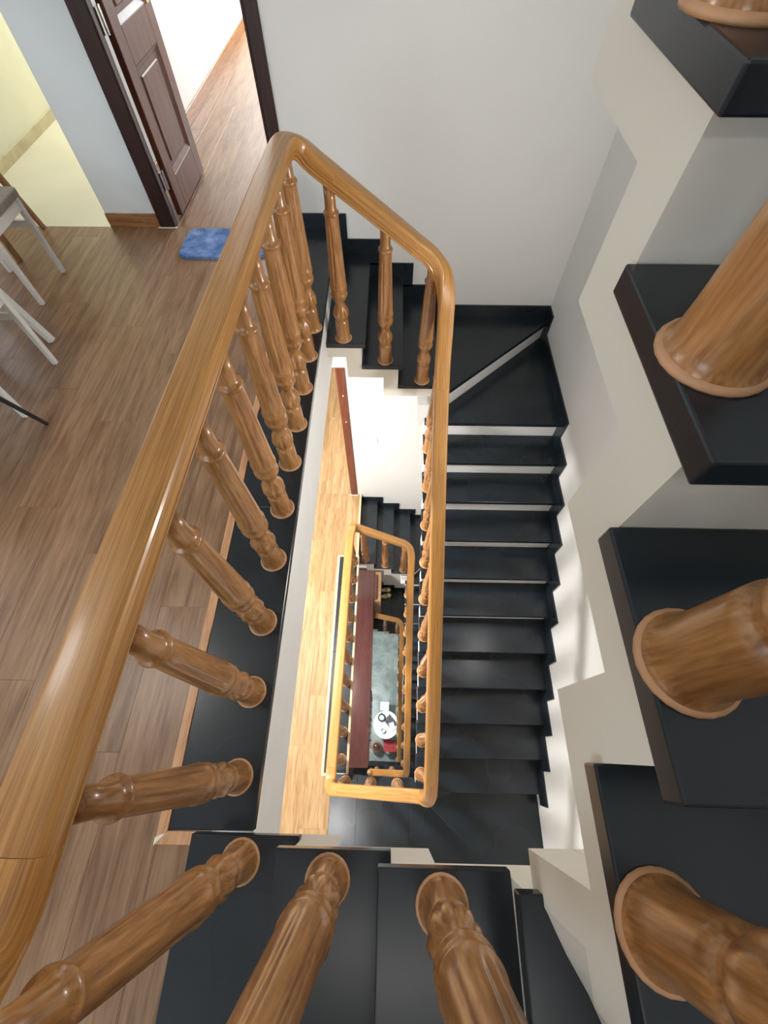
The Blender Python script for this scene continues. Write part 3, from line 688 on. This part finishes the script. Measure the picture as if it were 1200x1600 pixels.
MB().lathe([(.08, 0), (.12, .12), (.13, .24), (.10, .36), (.07, .40)], 24).build('body', 'tanwood', pt, smooth=True)
MB().lathe([(.075, .40), (.085, .41), (.085, .43), (.03, .45)], 24).build('lid', 'redbrown', pt, smooth=True)

# ------------------------------------------------------------------ lamps (out of view, they light each storey)
def ceiling_lamp(x, y, z, power, col, label, size=.5):
    l = empty('ceiling_lamp', (x, y, z)); tag(l, label, 'lamp')
    MB().lathe([(size / 2 + .02, -.03), (size / 2 + .02, 0)], 32).build('housing', 'white', l)
    MB().lathe([(size / 2 - .02, -.038), (size / 2, -.031)], 32).build('diffuser', 'lamp', l)
    a = area('lamp_light', (x, y, z - .05), (x, y, z - 2), size, size, power, col, True)
    return l
ceiling_lamp(-2.3, 0.6, 3.05, 11, (1.0, 0.97, 0.93), 'round white ceiling lamp over the dining chairs')
ceiling_lamp(0.45, 0.9, zt, 3, (0.92, 0.97, 1.0), 'round white ceiling lamp at the top of the stairwell', .7)
ceiling_lamp(-.72, -.95, -.16, 20, (1.0, 0.99, 0.98), 'small round white ceiling lamp at the near end of the middle floor', .26)
ceiling_lamp(-1.9, 1.4, -.16, 215, (1.0, 0.985, 0.96), 'round white ceiling lamp over the yellow plank floor', .5)
ceiling_lamp(-1.3, 1.2, -H - .16, 110, (1.0, 0.95, 0.88), 'round white ceiling lamp above the red brown board')
ceiling_lamp(-1.0, 1.2, -2 * H - .16, 85, (0.92, 0.98, 1.0), 'round white ceiling lamp over the grey ground floor')

def tube_lamp(x, y, z, power, col, label, rz=0):
    l = empty('tube_lamp', (x, y, z)); l.rotation_euler = (0, 0, rz); tag(l, label, 'lamp')
    box('housing', -.02, .03, -.62, .62, -.03, .03, 'white', l, .004)
    MB().box(.03, .055, -.60, .60, -.014, .014).build('tube', 'lamp', l, .006)
    dx, dy = math.cos(rz), math.sin(rz)
    a = area('lamp_light', (x + .08 * dx, y + .08 * dy, z), (x + 2 * dx, y + 2 * dy, z - .5), .06, 1.2, power, col)
    q = (Matrix.Rotation(rz, 3, 'Z') @ Matrix(((0, 0, -1), (-1, 0, 0), (0, 1, 0)))).to_euler()
    l_ = a.data; l_.size = 1.2; l_.size_y = .06; a.rotation_euler = q
tube_lamp(-4.46, 0.9, 2.35, 10, (1.0, 0.98, 0.95), 'white tube lamp on the left dining room wall')
tube_lamp(0.15, -1.18, 2.75, 7, (1.0, 0.98, 0.95), 'white tube lamp on the near stairwell wall', math.radians(90))

wlp = empty('added_wall_lamp', (XW, 1.15, .45)); tag(wlp, 'small round added fill lamp, unseen under the upper flight on the right wall', 'lamp')  # unseen fill light, added to brighten the back wall and left balusters
o_ = MB().lathe([(.15, 0), (.15, .03)], 28).build('housing', 'white', wlp); o_.rotation_euler = (0, math.radians(-90), 0)
o_ = MB().lathe([(.13, .031), (.12, .045), (.06, .055)], 28).build('diffuser', 'lamp', wlp); o_.rotation_euler = (0, math.radians(-90), 0)
area('lamp_light', (XW - .07, 1.15, .45), (-.6, 1.6, .45), .24, .24, 16, (1.0, 0.98, 0.94), True)
ceiling_lamp(-1.1, 4.8, -.76, 45, (1.0, 0.97, 0.92), 'added round white ceiling lamp, unseen in the lower bedroom', .4)  # added out of view to brighten the floor beyond the lower doorway
M['lamp'].cycles.emission_sampling = 'NONE'
scene.cycles.glossy_bounces = 2; scene.cycles.max_bounces = 6
